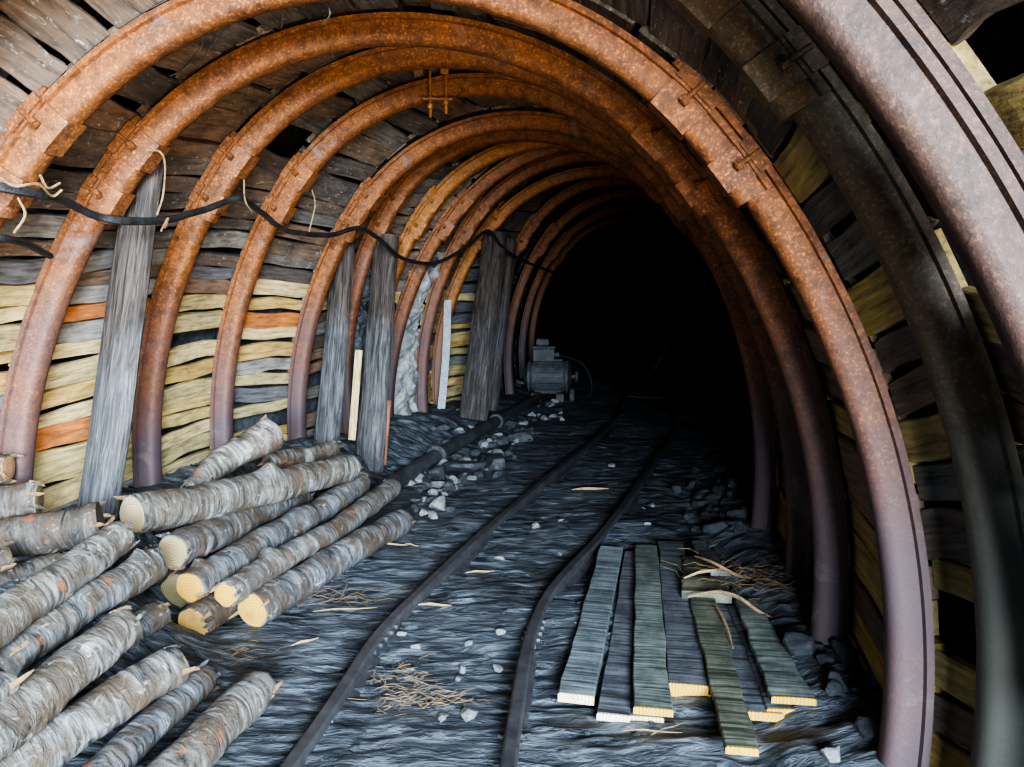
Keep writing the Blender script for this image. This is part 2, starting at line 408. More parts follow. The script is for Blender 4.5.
def bay(k):
    if k <= -1: return 'beside the greenish arch' if k == -1 else ('by the nearest arch' if k == -2 else 'in front of the nearest arch')
    return {0: 'behind the big leaving arch', 1: 'left of and behind the first leaning post', 2: 'right of the arch behind the big post', 3: 'before the second post',
            4: 'around the second post', 5: 'around the third post', 6: 'above the third post', 7: 'above the pale rocks', 8: 'before the far posts', 9: 'beside the pale strip'}.get(k, 'far in')
num = ordn[1:]+['seventeenth', 'eighteenth', 'nineteenth', 'twentieth', 'twenty first', 'twenty second', 'twenty third', 'twenty fourth', 'twenty fifth']
num = ['first']+num
def colname(c):
    if c == ORA: return 'orange'
    if c in YEL: return 'pale yellow'
    if c in GRY: return 'grey'
    return 'dark brown'
sd = 0
for k in range(0, 10):                      # left wall
    s = -S_F+.05; n = 0
    orange_at = {0: (3,), 1: (4, 10), 2: (8,), 3: (9,)}.get(k, ())
    while s < -S_C-.02:
        w = R_.uniform(.075, .125); z = W(k+.5, s).z; sd += 1
        if z > .25 or k > 3:
            if n in orange_at: c = ORA
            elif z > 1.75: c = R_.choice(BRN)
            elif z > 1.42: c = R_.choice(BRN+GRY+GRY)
            elif k in (4, 5, 6, 7): c = R_.choice(GRY+BRN+YEL[:2])
            else: c = R_.choice(YEL*3+GRY)
            miss = (z < 1.3 and R_.random() < .08) or (k in (5, 7) and .2 < z < 1.5)
            if not miss:
                e = R_.uniform(.04, .09)
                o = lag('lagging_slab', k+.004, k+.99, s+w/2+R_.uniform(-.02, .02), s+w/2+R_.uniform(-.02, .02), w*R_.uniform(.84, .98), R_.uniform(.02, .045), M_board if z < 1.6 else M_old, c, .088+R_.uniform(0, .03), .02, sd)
                tag(o, f'{colname(c)} slab {bay(k)}, {num[n]} up the left wall', 'slab', 'split slabs lagging the left wall')
            n += 1
        s += w+.004
for k in range(-3, 10):                    # roof planks
    s = -S_C; n = 0
    while s < S_C:
        w = R_.uniform(.12, .21); sd += 1
        c = R_.choice(BRN+[(.22, .16, .10)] if s < .4 else BRN)
        if R_.random() > .03:
            e = R_.uniform(.05, .1)
            o = lag('lagging_plank', k+.004, k+.99, s+w/2+R_.uniform(-.03, .03), s+w/2+R_.uniform(-.03, .03), w*.95, R_.uniform(.025, .045), M_old, c, .092+R_.uniform(0, .022), .015, sd)
            tag(o, f'old roof plank {bay(k)}, {num[n]} from the left', 'plank', 'dark planks over the arches')
            n += 1
        s += w+.006
RYEL = [(.40, .29, .10), (.34, .25, .10), (.46, .35, .14)]
for k in range(-3, 5):                      # right wall
    s = S_C+.02; n = 0
    while s < S_F:
        w = R_.uniform(.10, .17); sd += 1; z = W(k+.5, s).z
        c = R_.choice(RYEL) if (n % 3 == 1 or (z < .75 and n % 3 != 0)) else R_.choice(BRN)
        if R_.random() > .12:
            e = R_.uniform(.05, .1); sl = .10 if z < .8 else .02
            o = lag('lagging_board', k+.004, k+.99, s+w/2+sl*.5, s+w/2-sl*.5, w*.93, R_.uniform(.02, .04), M_board, c, .092+R_.uniform(0, .022), .015, sd)
            cn = 'yellowish' if c in RYEL else 'dark'
            tag(o, f'{cn} board {bay(k)}, {num[n]} down the right wall', 'board', 'boards lagging the right wall')
            n += 1
        s += w+.012
# planks far in the dark: nobody could count them
vs, fs = [], []
for k in range(10, 17):
    s = -S_F+.1
    while s < S_F-.1:
        w = R_.uniform(.12, .2)
        d = grid_sweep([[W(k+.12+f*.9, s+a, .15+b) for a, b in ((0, 0), (w, 0), (w, .04), (0, .04))] for f in (0, .5, 1)])
        if R_.random() > .1: vs, fs = join((vs, fs), d)
        s += w+.02
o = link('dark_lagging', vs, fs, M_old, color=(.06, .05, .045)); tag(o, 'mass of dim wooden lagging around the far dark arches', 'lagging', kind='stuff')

# ------------------------------------------------------------------ wooden posts
def post(top, bot, d0, d1, w0, w1, th, col, label, crook=0.):
    A = at(*bot, d1); B = at(*top, d0); T = (B-A); out = Vector((-.55, -.83, 0)); mw = axes_matrix(A, T, out); L = T.length
    rings = []; n = 14; NR = 16
    for i in range(n+1):
        f = i/n; w = (w1+(w0-w1)*f)*(1+.10*MN.noise(Vector((f*4, w0*50, 3)))); ring = []
        cx = crook*math.sin(f*math.pi)+.012*MN.noise(Vector((f*3, w1*70, 1)))
        for j in range(NR):
            a = 2*math.pi*j/NR; ca, sa = math.cos(a), math.sin(a)
            px = math.copysign(abs(ca)**.45, ca)*w/2; pz = math.copysign(abs(sa)**.6, sa)*th/2
            rr = 1+.07*MN.noise(Vector((f*2, a*2.2, w0*40)))
            ring.append(Vector((f*L, cx+px*rr, pz*rr)))
        rings.append(ring)
    v, f_ = grid_sweep(rings); o = link('wooden_post', v, f_, M_post, None, mw, smooth=True, color=col)
    return tag(o, label, 'post', 'weathered posts propping the left wall')
PC = (.145, .15, .155)
post((150, 140), (97, 512), 3.40, 3.6, .185, .255, .10, PC, 'wide weathered grey plank post leaning at left behind the logs')
post((345, 238), (326, 446), 5.82, 5.9, .17, .235, .10, (.13, .135, .14), 'grey wooden post, second from the left, behind the log heap')
post((387, 236), (369, 470), 6.3, 6.2, .20, .27, .13, (.14, .14, .14), 'thick grey wooden post, third from left, close before a rusty arch')
post((495, 233), (472, 419), 8.05, 8.0, .24, .32, .16, (.10, .09, .085), 'dark scorched wooden post, nearer one of the far pair')
post((508, 240), (487, 410), 8.65, 8.6, .2, .24, .14, (.085, .08, .08), 'dark wooden post, farther one of the far pair')

# ------------------------------------------------------------------ rails
def rail(name, pts, label):
    P = smooth_path([gp(x, y, .055) for x, y in pts], 10)
    # even smoothing
    for _ in range(6):
        P = [P[0]]+[(P[i-1]+P[i]*2+P[i+1])/4 for i in range(1, len(P)-1)]+[P[-1]]
    pr = [(-.04, -.075), (-.04, -.062), (-.008, -.052), (-.008, -.018), (-.026, -.010), (-.026, .004), (-.018, .010), (.018, .010), (.026, .004), (.026, -.010), (.008, -.018), (.008, -.052), (.04, -.062), (.04, -.075)]
    org = P[0].copy(); org.z = 0; rings = []
    for i, p in enumerate(P):
        T = P[min(i+1, len(P)-1)]-P[max(i-1, 0)]; S, U = frame_at(T); dz = .012*MN.noise(Vector((p.x*.8, p.y*.8, 2)))
        rings.append([p-org+S*a+U*(b+dz) for a, b in pr])
    root = empty(name, org); tag(root, label, 'rail')
    link('rail_head', *grid_sweep(rings), M_rail, root); return root, P, org
def fishplate(root, P, org, target):
    i = min(range(1, len(P)-1), key=lambda j: (P[j]-target).length); T = (P[i+1]-P[i-1]).normalized(); S, U = frame_at(T); p = P[i]-org
    for sg in (-1, 1):
        c = p+S*sg*.019-U*.026
        d = grid_sweep([[c+T*t+S*a+U*b for a, b in ((-.008, -.016), (.008, -.016), (.008, .016), (-.008, .016))] for t in (-.14, .14)])
        fp = link('fishplate', *d, M_rail, root)
        for t in (-.09, -.03, .03, .09):
            q = c+T*t+S*sg*.006; link('bolt', *cyl_data(q, q+S*sg*.014, .011, 6), M_rail, fp)
lr = rail('mine_rail', [(240, 830), (285, 772), (335, 700), (378, 634), (420, 592), (470, 545), (515, 505), (550, 475), (580, 451), (603, 431), (618, 412), (625, 392), (622, 375), (612, 361), (604, 352)], 'narrow steel rail on the left side of the track')
fishplate(*lr, gp(378, 628, .05))
rr = rail('mine_rail', [(503, 830), (508, 772), (516, 715), (528, 645), (545, 600), (568, 570), (600, 536), (635, 490), (658, 455), (673, 432), (672, 410), (663, 389), (650, 371), (638, 358)], 'narrow steel rail on the right side of the track')
fishplate(*rr, gp(531, 628, .05))
# sleepers, nearly buried
for i, (xl, yl, xr, yr) in enumerate([(617, 412, 676, 416), (624, 397, 672, 400), (622, 380, 660, 382)]):
    a = gp(xl-8, yl, -.03); b = gp(xr+8, yr, -.03); mw = axes_matrix((a+b)/2, b-a, Vector((0, 0, 1))); L = (b-a).length/2
    v, f_ = box_data((-L, -.06, -.05), (L, .06, .035), .01); o = link('sleeper', v, f_, M_old, None, mw, color=(.05, .05, .055))
    tag(o, ['half buried dark sleeper by the first far bend of the rails', 'half buried dark sleeper where the rails start to turn left', 'half buried dark sleeper farthest along the track', 'half buried dark sleeper just before the far bend', 'half buried dark sleeper nearest of those showing'][i], 'sleeper', 'sleepers under the rails')

# ------------------------------------------------------------------ pipe
def pipe():
    pts = []
    for x, y in ((386, 488), (437, 456), (490, 425), (537, 398)):
        p = gp(x, y, .09)
        for _ in range(4): p = gp(x, y, ground(p.x, p.y, False)+.05)
        pts.append(p)
    P = smooth_path(pts, 8); org = P[0].copy(); root = empty('iron_pipe', org)
    tag(root, 'long dark iron pipe on the floor from log heap towards the motor', 'pipe')
    n = int(len(P)*.38)
    link('pipe_length', *tube_data([p-org for p in P[:n+1]], .062, 18), M_pipe, root, smooth=True)
    link('pipe_length', *tube_data([p-org for p in P[n:]], .058, 18), M_pipe, root, smooth=True)
    def fl(i, r):
        T = (P[i+1]-P[i-1]).normalized(); c = P[i]-org
        f = link('flange', *tube_data([c-T*.03, c-T*.022, c+T*.022, c+T*.03], [r*.9, r, r, r*.9], 18), M_pipe, root)
        S, U = frame_at(T)
        for q in range(6):
            a = q*math.pi/3; b = c+(S*math.cos(a)+U*math.sin(a))*r*.84; link('bolt', *cyl_data(b-T*.045, b+T*.045, .011, 6), M_pipe, f)
    fl(8, .098); fl(17, .085)
pipe()

# ------------------------------------------------------------------ logs
LOGS = []
def log(a, da, b, db, ra, rb, col, label, group, cut_a=None, cut_b=None, bend=0., za=None, zb=None, knots=(), rough=1.):
    ra *= 1.05; rb *= 1.05
    A = at(*a, da); B = at(*b, db); T = B-A; L = T.length; mw = axes_matrix(A, T, Vector((0, 0, 1)))
    sdv = len(LOGS)*3.7; n = max(30, int(L/.016)); rings = []; NR = 22
    def cen(f):
        return Vector((f*L, bend*math.sin(f*math.pi)+.02*rough*MN.noise(Vector((f*2.5, sdv, 0))), .018*rough*MN.noise(Vector((f*2.5, sdv, 9)))))
    for i in range(n+1):
        f = i/n; c = cen(f); r0 = (ra+(rb-ra)*f)*(1+.07*rough*MN.noise(Vector((f*L*5, sdv, 4))))
        if i == 0: r0 *= .95
        if i == n: r0 *= .93
        ring = []
        for j in range(NR):
            t = 2*math.pi*j/NR
            r = r0*(1+.035*rough*(1-2*abs(MN.noise(Vector((f*L*30, math.cos(t)*.8+sdv, math.sin(t)*.8)))))+.13*rough*MN.noise(Vector((f*L*6, math.cos(t)*1.3+sdv, math.sin(t)*1.3)))+.05*rough*MN.noise(Vector((f*L*28, math.cos(t)*2+sdv, math.sin(t)*2))))
            for (kf, kt, kr) in knots:
                dd = ((f-kf)*L/kr)**2+((((t-kt+math.pi) % (2*math.pi))-math.pi)*r0/kr)**2; r += kr*.9*math.exp(-dd*1.3)
            ring.append(c+Vector((0, math.cos(t)*r, math.sin(t)*r)))
        rings.append(ring)
    v, f_ = grid_sweep(rings)
    o = link('timber_log', v, f_, M_bark, None, mw, smooth=True, color=col); tag(o, label, 'log', group)
    def cut(ring, cc, sg):
        c = sum(ring, Vector())/len(ring); cv = [c+(p-c)*.93+Vector((sg*.004, 0, 0)) for p in ring]
        inner = [c+(p-c)*.45+Vector((sg*.007, 0, 0)) for p in ring]; n2 = len(ring)
        back = [c+(p-c)*.93-Vector((sg*.01, 0, 0)) for p in ring]
        v2, f2 = grid_sweep([back, cv, inner]); me = link('cut_end', [p-c for p in v2], f2, M_end, o, Matrix.Translation(c), color=cc)
    if cut_a: cut(rings[0], cut_a, -1)
    if cut_b: cut(rings[-1], cut_b, 1)
    # bark shreds at the ends
    for e, ring in ((0, rings[0]), (1, rings[-1])):
        for q in range(4 if rough >= 1 else 2):
            p = ring[R_.randrange(NR)]; sg = -1 if e == 0 else 1
            d = Vector((sg*R_.uniform(.02, .05), R_.uniform(-.02, .02), R_.uniform(-.025, .02)))
            link('bark_shred', *tube_data([p-Vector((sg*.03, 0, 0)), p+d*.5, p+d], [.012, .008, .002], 4), M_straw if R_.random() < .5 else M_bark, o, color=col)
    LOGS.append((A, B, ra, rb)); return o
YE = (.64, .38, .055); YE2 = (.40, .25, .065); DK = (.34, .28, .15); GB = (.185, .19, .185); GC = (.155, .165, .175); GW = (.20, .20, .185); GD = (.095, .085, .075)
g1, g2 = 'cut logs heaped by the rails', 'cut logs heaped at the lower left'
log((253, 610), 3.4, (403, 519), 4.75, .078, .072, GC, 'grey log lowest and nearest the rails, bright yellow round cut end', g1, YE, YE2)
log((226, 594), 3.31, (393, 487), 5.05, .055, .06, GB, 'slim crooked grey log with a yellow cut knot on its side', g1, YE, YE, bend=-.03, knots=((.2, .9, .045),))
log((191, 588), 3.38, (362, 484), 4.95, .073, .068, GC, 'grey log with yellow end between the slim log and barkier one', g1, YE, None, knots=((.06, 1.2, .035),))
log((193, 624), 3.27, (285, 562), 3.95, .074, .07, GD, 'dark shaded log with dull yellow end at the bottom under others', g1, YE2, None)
log((172, 553), 3.42, (300, 494), 4.75, .078, .075, GC, 'wrinkled grey log tucked beneath the big pale log', g1, DK, None)
log((132, 516), 3.42, (350, 467), 4.75, .088, .082, GW, 'big pale smooth grey log lying on top, ragged tan cut end', g1, (.50, .40, .24), YE2, rough=.8, knots=((.55, 1.6, .05),))
log((190, 490), 4.0, (272, 433), 4.45, .05, .095, (.25, .24, .22), 'short crooked pale log with rounded tip against an arch leg', g1, None, DK, bend=.05)
log((268, 464), 4.9, (334, 449), 5.35, .06, .055, (.24, .23, .21), 'short grey log behind the big pale log near second post', g1, None, DK)
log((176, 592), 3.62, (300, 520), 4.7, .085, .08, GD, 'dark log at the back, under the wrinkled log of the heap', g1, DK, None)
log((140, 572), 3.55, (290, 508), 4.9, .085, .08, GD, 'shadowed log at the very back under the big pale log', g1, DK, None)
# left heap
log((-60, 505), 3.1, (38, 502), 3.2, .072, .072, GB, 'grey log stub lying level at the left edge above the dark log', g2, None, DK)
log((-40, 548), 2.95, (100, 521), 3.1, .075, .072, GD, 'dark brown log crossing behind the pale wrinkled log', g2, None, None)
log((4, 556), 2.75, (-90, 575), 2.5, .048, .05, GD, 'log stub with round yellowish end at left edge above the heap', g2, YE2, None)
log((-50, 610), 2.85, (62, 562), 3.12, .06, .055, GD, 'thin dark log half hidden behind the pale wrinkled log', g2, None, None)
log((-40, 650), 2.35, (120, 537), 3.05, .07, .064, GW, 'long pale grey wrinkled log topping the left heap', g2, None, DK, knots=((.55, -.6, .04),))
log((10, 655), 2.55, (152, 562), 3.2, .066, .066, GB, 'brownish log with reddish bark scars and broken far end', g2, None, YE2, knots=((.9, 1.5, .03),))
log((-45, 765), 2.0, (125, 625), 2.66, .074, .064, GW, 'pale grey log with orange red scars in the middle of heap', g2, None, DK)
log((70, 676), 2.75, (160, 611), 3.1, .05, .056, GC, 'grey log end poking out behind the orange scarred log', g2, None, DK)
log((-70, 820), 2.0, (175, 662), 2.65, .068, .066, GB, 'long grey log second from the front of left heap', g2, None, YE2, knots=((.62, -.5, .045),))
log((70, 800), 2.12, (205, 680), 2.84, .05, .052, GC, 'slim bluish grey log between two thicker front logs', g2, None, None)
log((135, 812), 2.1, (262, 684), 2.75, .066, .064, GW, 'brown grey log frontmost on the floor with splintered bark', g2, None, DK)
log((8, 682), 2.2, (-80, 745), 1.95, .042, .045, GB, 'thin log with yellowish end at left edge beside scarred log', g2, YE2, None)
log((8, 467), 3.25, (-80, 470), 3.2, .058, .06, (.25, .17, .12), 'shaggy brown log end at the far left above the heap', g2, (.45, .26, .13), None)

# ------------------------------------------------------------------ sawn boards on the floor at right
def quad_board(tl, tr, bl, br, z0, z1, col, label, endc=YE, th=.026, zb=None):
    """board lying with far edge tl-tr and near edge bl-br"""
    p = [gp(*bl, z0), gp(*br, z0), gp(*tr, z1), gp(*tl, z1)]
    A = (p[0]+p[1])/2; B = (p[2]+p[3])/2; T = B-A; L = T.length; mw = axes_matrix(A, T, Vector((0, 0, 1)))
    w0 = (p[1]-p[0]).length/2; w1 = (p[3]-p[2]).length/2; sdv = tl[0]*.37; n = 16; rings = []
    for i in range(n+1):
        f = i/n; w = w0+(w1-w0)*f; wl = w+.010*MN.noise(Vector((f*7, sdv, 1))); wr = w+.010*MN.noise(Vector((f*7, sdv, 5))); zz = .008*MN.noise(Vector((f*2, sdv, 8)))
        rings.append([Vector((f*L, a, zz+b)) for a, b in ((-wr, -th), (-wr, -.004), (-wr+.004, 0), (0, .001), (wl-.004, 0), (wl, -.004), (wl, -th))])
    v, f_ = grid_sweep(rings); o = link('sawn_board', v, f_, M_plank, None, mw, color=col); tag(o, label, 'board', 'sawn boards stacked on the floor')
    if endc:
        c = sum(rings[0], Vector())/7; back = [q+Vector((.006, 0, 0)) for q in rings[0]]; fr = [q+Vector((-.004, 0, .001)) for q in rings[0]]
        v2, f2 = grid_sweep([back, fr]); link('cut_end', [q-c for q in v2], f2, M_end, o, Matrix.Translation(c), color=endc)
    return o
B1 = (.15, .175, .185); B2 = (.155, .18, .16); B3 = (.115, .125, .135)
quad_board((600, 546), (623, 547), (558, 694), (594, 695), .05, .05, B1, 'leftmost grey board of the floor stack', (.80, .66, .40), .034)
quad_board((625, 551), (637, 551), (597, 714), (629, 714), .035, .035, B3, 'dark board second from the left in the stack', (.75, .68, .48))
quad_board((632, 552), (640, 552), (628, 717), (664, 717), .022, .022, B3, 'lower board peeping out under the greenish grey board', (.75, .66, .4), .02)
quad_board((636, 545), (657, 545), (634, 709), (671, 707), .062, .062, B2, 'greenish grey board third from the left in the stack', YE)
quad_board((670, 600), (695, 600), (670, 692), (712, 694), .022, .022, B3, 'short lower board under the dark wide board', YE, .02)
quad_board((658, 541), (684, 542), (668, 684), (709, 686), .06, .06, B3, 'dark wide board in the middle of the stack', YE, .034)
quad_board((690, 598), (716, 598), (725, 746), (759, 750), .085, .075, (.125, .135, .095), 'long sawn board reaching nearest the viewer', YE, .024)
quad_board((712, 600), (738, 600), (746, 709), (783, 716), .05, .04, B3, 'dark rough board right of the longest near board', YE, .03)
quad_board((728, 606), (748, 606), (768, 702), (812, 716), .06, .05, B3, 'lower board beneath the rightmost plank of the stack', YE, .02)
quad_board((735, 597), (757, 601), (776, 688), (812, 708), .10, .09, B2, 'rightmost dark board of the floor stack', YE, .024)
quad_board((692, 540), (704, 541), (712, 572), (730, 570), .12, .11, B3, 'short dark board lying crooked behind the stack', None)
quad_board((683, 556), (709, 557), (684, 576), (716, 577), .08, .08, (.13, .13, .09), 'short piece of board laid crosswise behind others', None, .05)
quad_board((684, 578), (722, 574), (687, 596), (726, 588), .10, .10, (.13, .13, .09), 'second short crosswise board with pale splinter on it', None, .05)

# splinters & fibre
def curl(pts, r, name, label, m, cat, group=None):
    P = smooth_path([gp(x, y, z) for x, y, z in pts], 5); o0 = P[0].copy(); n = len(P)
    v, f_ = tube_data([p-o0 for p in P], [r*(.35+.65*math.sin(math.pi*min(1, (i+1)/(n)))) for i in range(n)], 5)
    o = link(name, v, f_, m, None, Matrix.Translation(o0)); return tag(o, label, cat, group)
curl([(688, 597, .10), (715, 592, .13), (738, 597, .14), (760, 612, .10), (782, 622, .05)], .010, 'bark_strip', 'long curling orange strip of bark over the far board ends', M_straw, 'bark')
curl([(684, 578, .12), (700, 572, .15), (716, 570, .15), (732, 566, .10)], .008, 'bark_strip', 'short pale strip of bark on the crosswise pieces', M_splint, 'bark')
curl([(716, 604, .10), (726, 625, .08), (733, 648, .06)], .007, 'bark_strip', 'pale strip of bark running down between two boards', M_straw, 'bark')
curl([(695, 556, .14), (712, 562, .16), (735, 574, .12), (755, 580, .06)], .009, 'bark_strip', 'reddish strip of bark behind the board stack', M_straw, 'bark')
def fibres(c, n, spread, lab, ln=.12, name='wood_fibre', up=.03, m=M_straw, rad=.0009):
    parts = []; c0 = Vector((c.x, c.y, ground(c.x, c.y, False)))
    for i in range(n):
        a = R_.uniform(0, 6.28); q = Vector((R_.gauss(0, spread[0]), R_.gauss(0, spread[1]), R_.uniform(.0, up))); l = R_.uniform(.4, 1)*ln
        d = Vector((math.cos(a), math.sin(a)*.7, R_.uniform(-.1, .35)))*l; mid = q+d*.5+Vector((R_.uniform(-1, 1), R_.uniform(-1, 1), R_.uniform(0, 1)))*l*.15
        parts.append(tube_data([q, mid, q+d], rad, 3))
    v, f_ = join(*parts); o = link(name, v, f_, m, None, Matrix.Translation(c0)); return tag(o, lab, 'fibres', kind='stuff')
fibres(gp(740, 598), 90, (.14, .07), 'tangle of shredded bark fibres behind the board stack', .16, up=.12)
fibres(gp(765, 615), 60, (.10, .06), 'frayed straw coloured fibres right of the board stack', .14, up=.08)
fibres(gp(400, 690), 70, (.05, .10), 'clump of dry fibres between the rails', .09)
fibres(gp(432, 705), 60, (.11, .03), 'ring edge of dry fibres near the pale stones', .09)
fibres(gp(335, 600), 40, (.2, .03), 'scatter of thin splinters in front of the log heap', .2, up=.01)
fibres(gp(225, 660), 30, (.08, .04), 'bark crumbs fallen among the logs', .1, up=.02)
def splinter(x, y, ang, L, r=.006, z=.02, label='', m=M_splint):
    c = gp(x, y, 0); c.z = ground(c.x, c.y, True)+z; d = Vector((math.cos(ang), math.sin(ang), .02))*L/2
    v, f_ = tube_data([-d, -d*.3+Vector((0, .004, .004)), d*.4, d], [r*.3, r, r*.8, r*.2], 5)
    return tag(link('wood_splinter', v, f_, m, None, Matrix.Translation(c)), label, 'splinter', 'wood splinters on the floor')
splinter(590, 491, .05, .28, .011, label='pale flat splinter lying between the far rails')
splinter(390, 548, -.2, .22, label='thin splinter beside the upper logs'); splinter(412, 549, -.5, .1, label='short pale chip near the rail')
splinter(345, 610, .1, .3, .004, label='long thin splinter in front of the yellow ended logs'); splinter(305, 648, .6, .12, label='short splinter by the frontmost log')
splinter(480, 572, .1, .16, label='thin chip between the rails'); splinter(652, 741, -.1, .2, .003, label='thin twig in front of the floor boards', m=M_straw)
splinter(667, 735, .5, .14, .003, label='second thin twig crossing in front of the boards', m=M_straw); splinter(330, 583, .4, .09, .008, label='yellow chip on the floor beside the lowest log')
splinter(435, 610, -.1, .16, .007, label='grey brown sliver lying between the near rails')
c = at(655, 350, 14.0); d = at(665, 330, 14.0); o = link('broken_lath', *tube_data([Vector(), (d-c)*.5, (d-c)*2.0], [.018, .02, .008], 5), M_straw, None, Matrix.Translation(Vector((c.x, c.y, ground(c.x, c.y)-.0))))
tag(o, 'thin broken lath sticking up in the dark beyond the rails', 'lath')

# ------------------------------------------------------------------ stones
def rock_mesh(seed, flat=.6, sub=2, ang=.35):
    import bmesh
    bm = bmesh.new(); bmesh.ops.create_icosphere(bm, subdivisions=sub, radius=1)
    rg = random.Random(seed); planes = [(Vector((rg.gauss(0, 1), rg.gauss(0, 1), rg.gauss(0, 1))).normalized(), rg.uniform(.35, .8)) for _ in range(9)]
    for v in bm.verts:
        p = v.co.copy()
        for n, dd in planes:
            t = p.dot(n)
            if t > dd: p -= n*(t-dd)
        p *= 1+.08*MN.noise(p*2.5+Vector((seed, 0, 0))); v.co = Vector((p.x, p.y*.8, p.z*flat))
    me = bpy.data.meshes.new('rock'); bm.to_mesh(me); bm.free(); return me
RM = [rock_mesh(i, .45+.08*(i % 4), 3 if i < 4 else 2) for i in range(9)]
RML = []
for m in (M_rock, M_rockl):
    for me in RM:
        c = me.copy(); c.materials.append(m); RML.append(c)
def rock(p, s, label, group, pale=False, name='rock', squash=1.):
    o = bpy.data.objects.new(name, RML[R_.randrange(9)+(9 if pale else 0)]); C.objects.link(o)
    o.location = p; o.rotation_euler = (R_.uniform(-.3, .3), R_.uniform(-.3, .3), R_.uniform(0, 6.28)); o.scale = (s, s, s*squash)
    return tag(o, label, 'rock', group)
def floor_rock(x, y, s, label, group, pale=False, sink=.25):
    p = gp(x, y, 0); z = ground(p.x, p.y); p = gp(x, y, z); p.z = ground(p.x, p.y)+s*.45*(1-2*sink)
    return rock(p, s, label, group, pale)
for x, y, s, l in [(340, 0, 0, '')][:0]: pass
for x, y, s, l in [(468, 716, .052, 'largest pale stone lying left of the right rail'), (442, 719, .028, 'small pale stone left of the largest pale stone'), (462, 671, .03, 'pale wedge stone between the near rails'),
    (416, 648, .024, 'small whitish chip stone by the fibre clump'), (499, 560, .034, 'whitish flat stone between the rails, middle distance'), (536, 528, .04, 'pale stone between the rails toward the far bend'),
    (560, 522, .035, 'flat pale stone close before the right rail'), (501, 634, .03, 'pale chip touching the right rail near the joint'), (653, 506, .03, 'small white stone right of the right rail'),
    (497, 670, .03, 'pale stone hugging the right rail'), (383, 628, .02, 'tiny pale stone beside the left rail joint'), (833, 757, .05, 'grey stone at the bottom by the right arch foot'),
    (612, 466, .04, 'small pale stone between the far rails')]:
    floor_rock(x, y, s, l, 'pale stones between the rails', True)
for i in range(70):                                       # chips between rails
    x, y = R_.uniform(330, 660), R_.uniform(420, 760)
    if x < 640-(y-420)*1.15: continue
    floor_rock(x, y, R_.uniform(.010, .024), 'small dark stone chip lying loose on the muddy tunnel floor', 'loose chips on the floor', R_.random() < .25)
for i in range(60):                                       # rubble at right, foot of third arch
    x, y = R_.uniform(672, 745), R_.uniform(468, 535)
    if x < 672+abs(y-500)*.6: continue
    floor_rock(x, y, R_.uniform(.03, .085), 'angular slate stone in the rubble patch left of right arch legs', 'rubble patch by the right legs')
for i in range(46):
    x, y = R_.uniform(745, 880), R_.uniform(520, 740)
    if y < 520+(x-745)*1.1 or x < 772+max(0, y-600)*.62: continue
    floor_rock(x, y, R_.uniform(.03, .08), 'dark rubble stone at the feet of the right arch legs', 'rubble at the right arch feet')
floor_rock(803, 648, .09, 'large grey stone between boards and the arch foot', None); floor_rock(700, 455, .09, 'dark boulder right of the far rail bend', None)
for i in range(165):                                       # left bank around pipe
    t = R_.random(); px, py = 385+t*160, 500-t*105
    if R_.random() < .62: x, y = px+R_.uniform(5, 60)*(1-.4*t), py+R_.uniform(-8, 22)*(1-.4*t)
    else: x, y = px-R_.uniform(0, 26), py-R_.uniform(14, 34)*(1-.4*t)
    floor_rock(x, y, R_.uniform(.03, .10), 'pale grey angular stone in the rubble around the iron pipe' if t < 2 else '', 'rubble around the iron pipe', R_.random() < .45)
for x, y, s, l in [(465, 470, .20, 'large slanting slate slab right of the pipe flange'), (497, 468, .17, 'second large slate slab down the bank'), (520, 440, .16, 'slate slab beside the far pipe length'), (440, 478, .13, 'angular slate block just below the pipe flange')]:
    floor_rock(x, y, s, l, None, False, .3)
# stones packed behind the left legs between the third post and the pale strip
def outcrop(k0, k1, s0, s1, label, m):
    nk, ns_ = 22, 60; org = W((k0+k1)/2, s0, .1); rings = []
    for i in range(nk+1):
        k = k0+(k1-k0)*i/nk; ring = []
        for j in range(ns_+1):
            t = s0+(s1-s0)*j/ns_; p = W(k, t, .1); cell = MN.voronoi(p*7)[0]
            o_ = .10-.13*math.sin(math.pi*min(1, max(0, i/nk)))**.5*(1-.6*j/ns_)+.09*(cell[0]-.3)+.04*MN.noise(p*14)+.05*MN.noise(p*4)
            ring.append(W(k, t, o_)-org)
        rings.append(ring)
    o = link('rock_outcrop', *grid_sweep(rings, closed=False, caps=False), m, None, Matrix.Translation(org)); return tag(o, label, 'rock')
outcrop(7.02, 8.0, -S_F-.05, -1.75, 'pale craggy rock face bulging between two left arch legs', M_rockl)
outcrop(5.0, 6.0, -S_F-.05, -2.0, 'narrow craggy rock face seen beside the third wooden post', M_rock)
for x, y, d, s in [(404, 448, 7.0, .17), (416, 436, 7.2, .12), (395, 458, 6.9, .12)]:
    rock(at(x, y, d), s, 'pale rock fallen at the foot of the craggy rock face', 'rocks fallen under the rock face', True)
for x, y, d, s in [(905, 330, 2.75, .12), (880, 370, 3.0, .13), (925, 420, 2.8, .14), (960, 470, 2.5, .12), (920, 500, 2.8, .14), (935, 560, 2.75, .13), (930, 640, 2.8, .15), (955, 600, 2.6, .12), (870, 200, 2.7, .10), (815, 190, 2.9, .09), (800, 170, 3.0, .08),
                   (1010, 430, 2.2, .12), (1012, 520, 2.2, .12), (1015, 620, 2.2, .14), (920, 700, 2.9, .14)]:
    rock(at(x, y, d), s, 'dark rock packed between the arch legs of the right wall', 'rocks packed in the right wall')

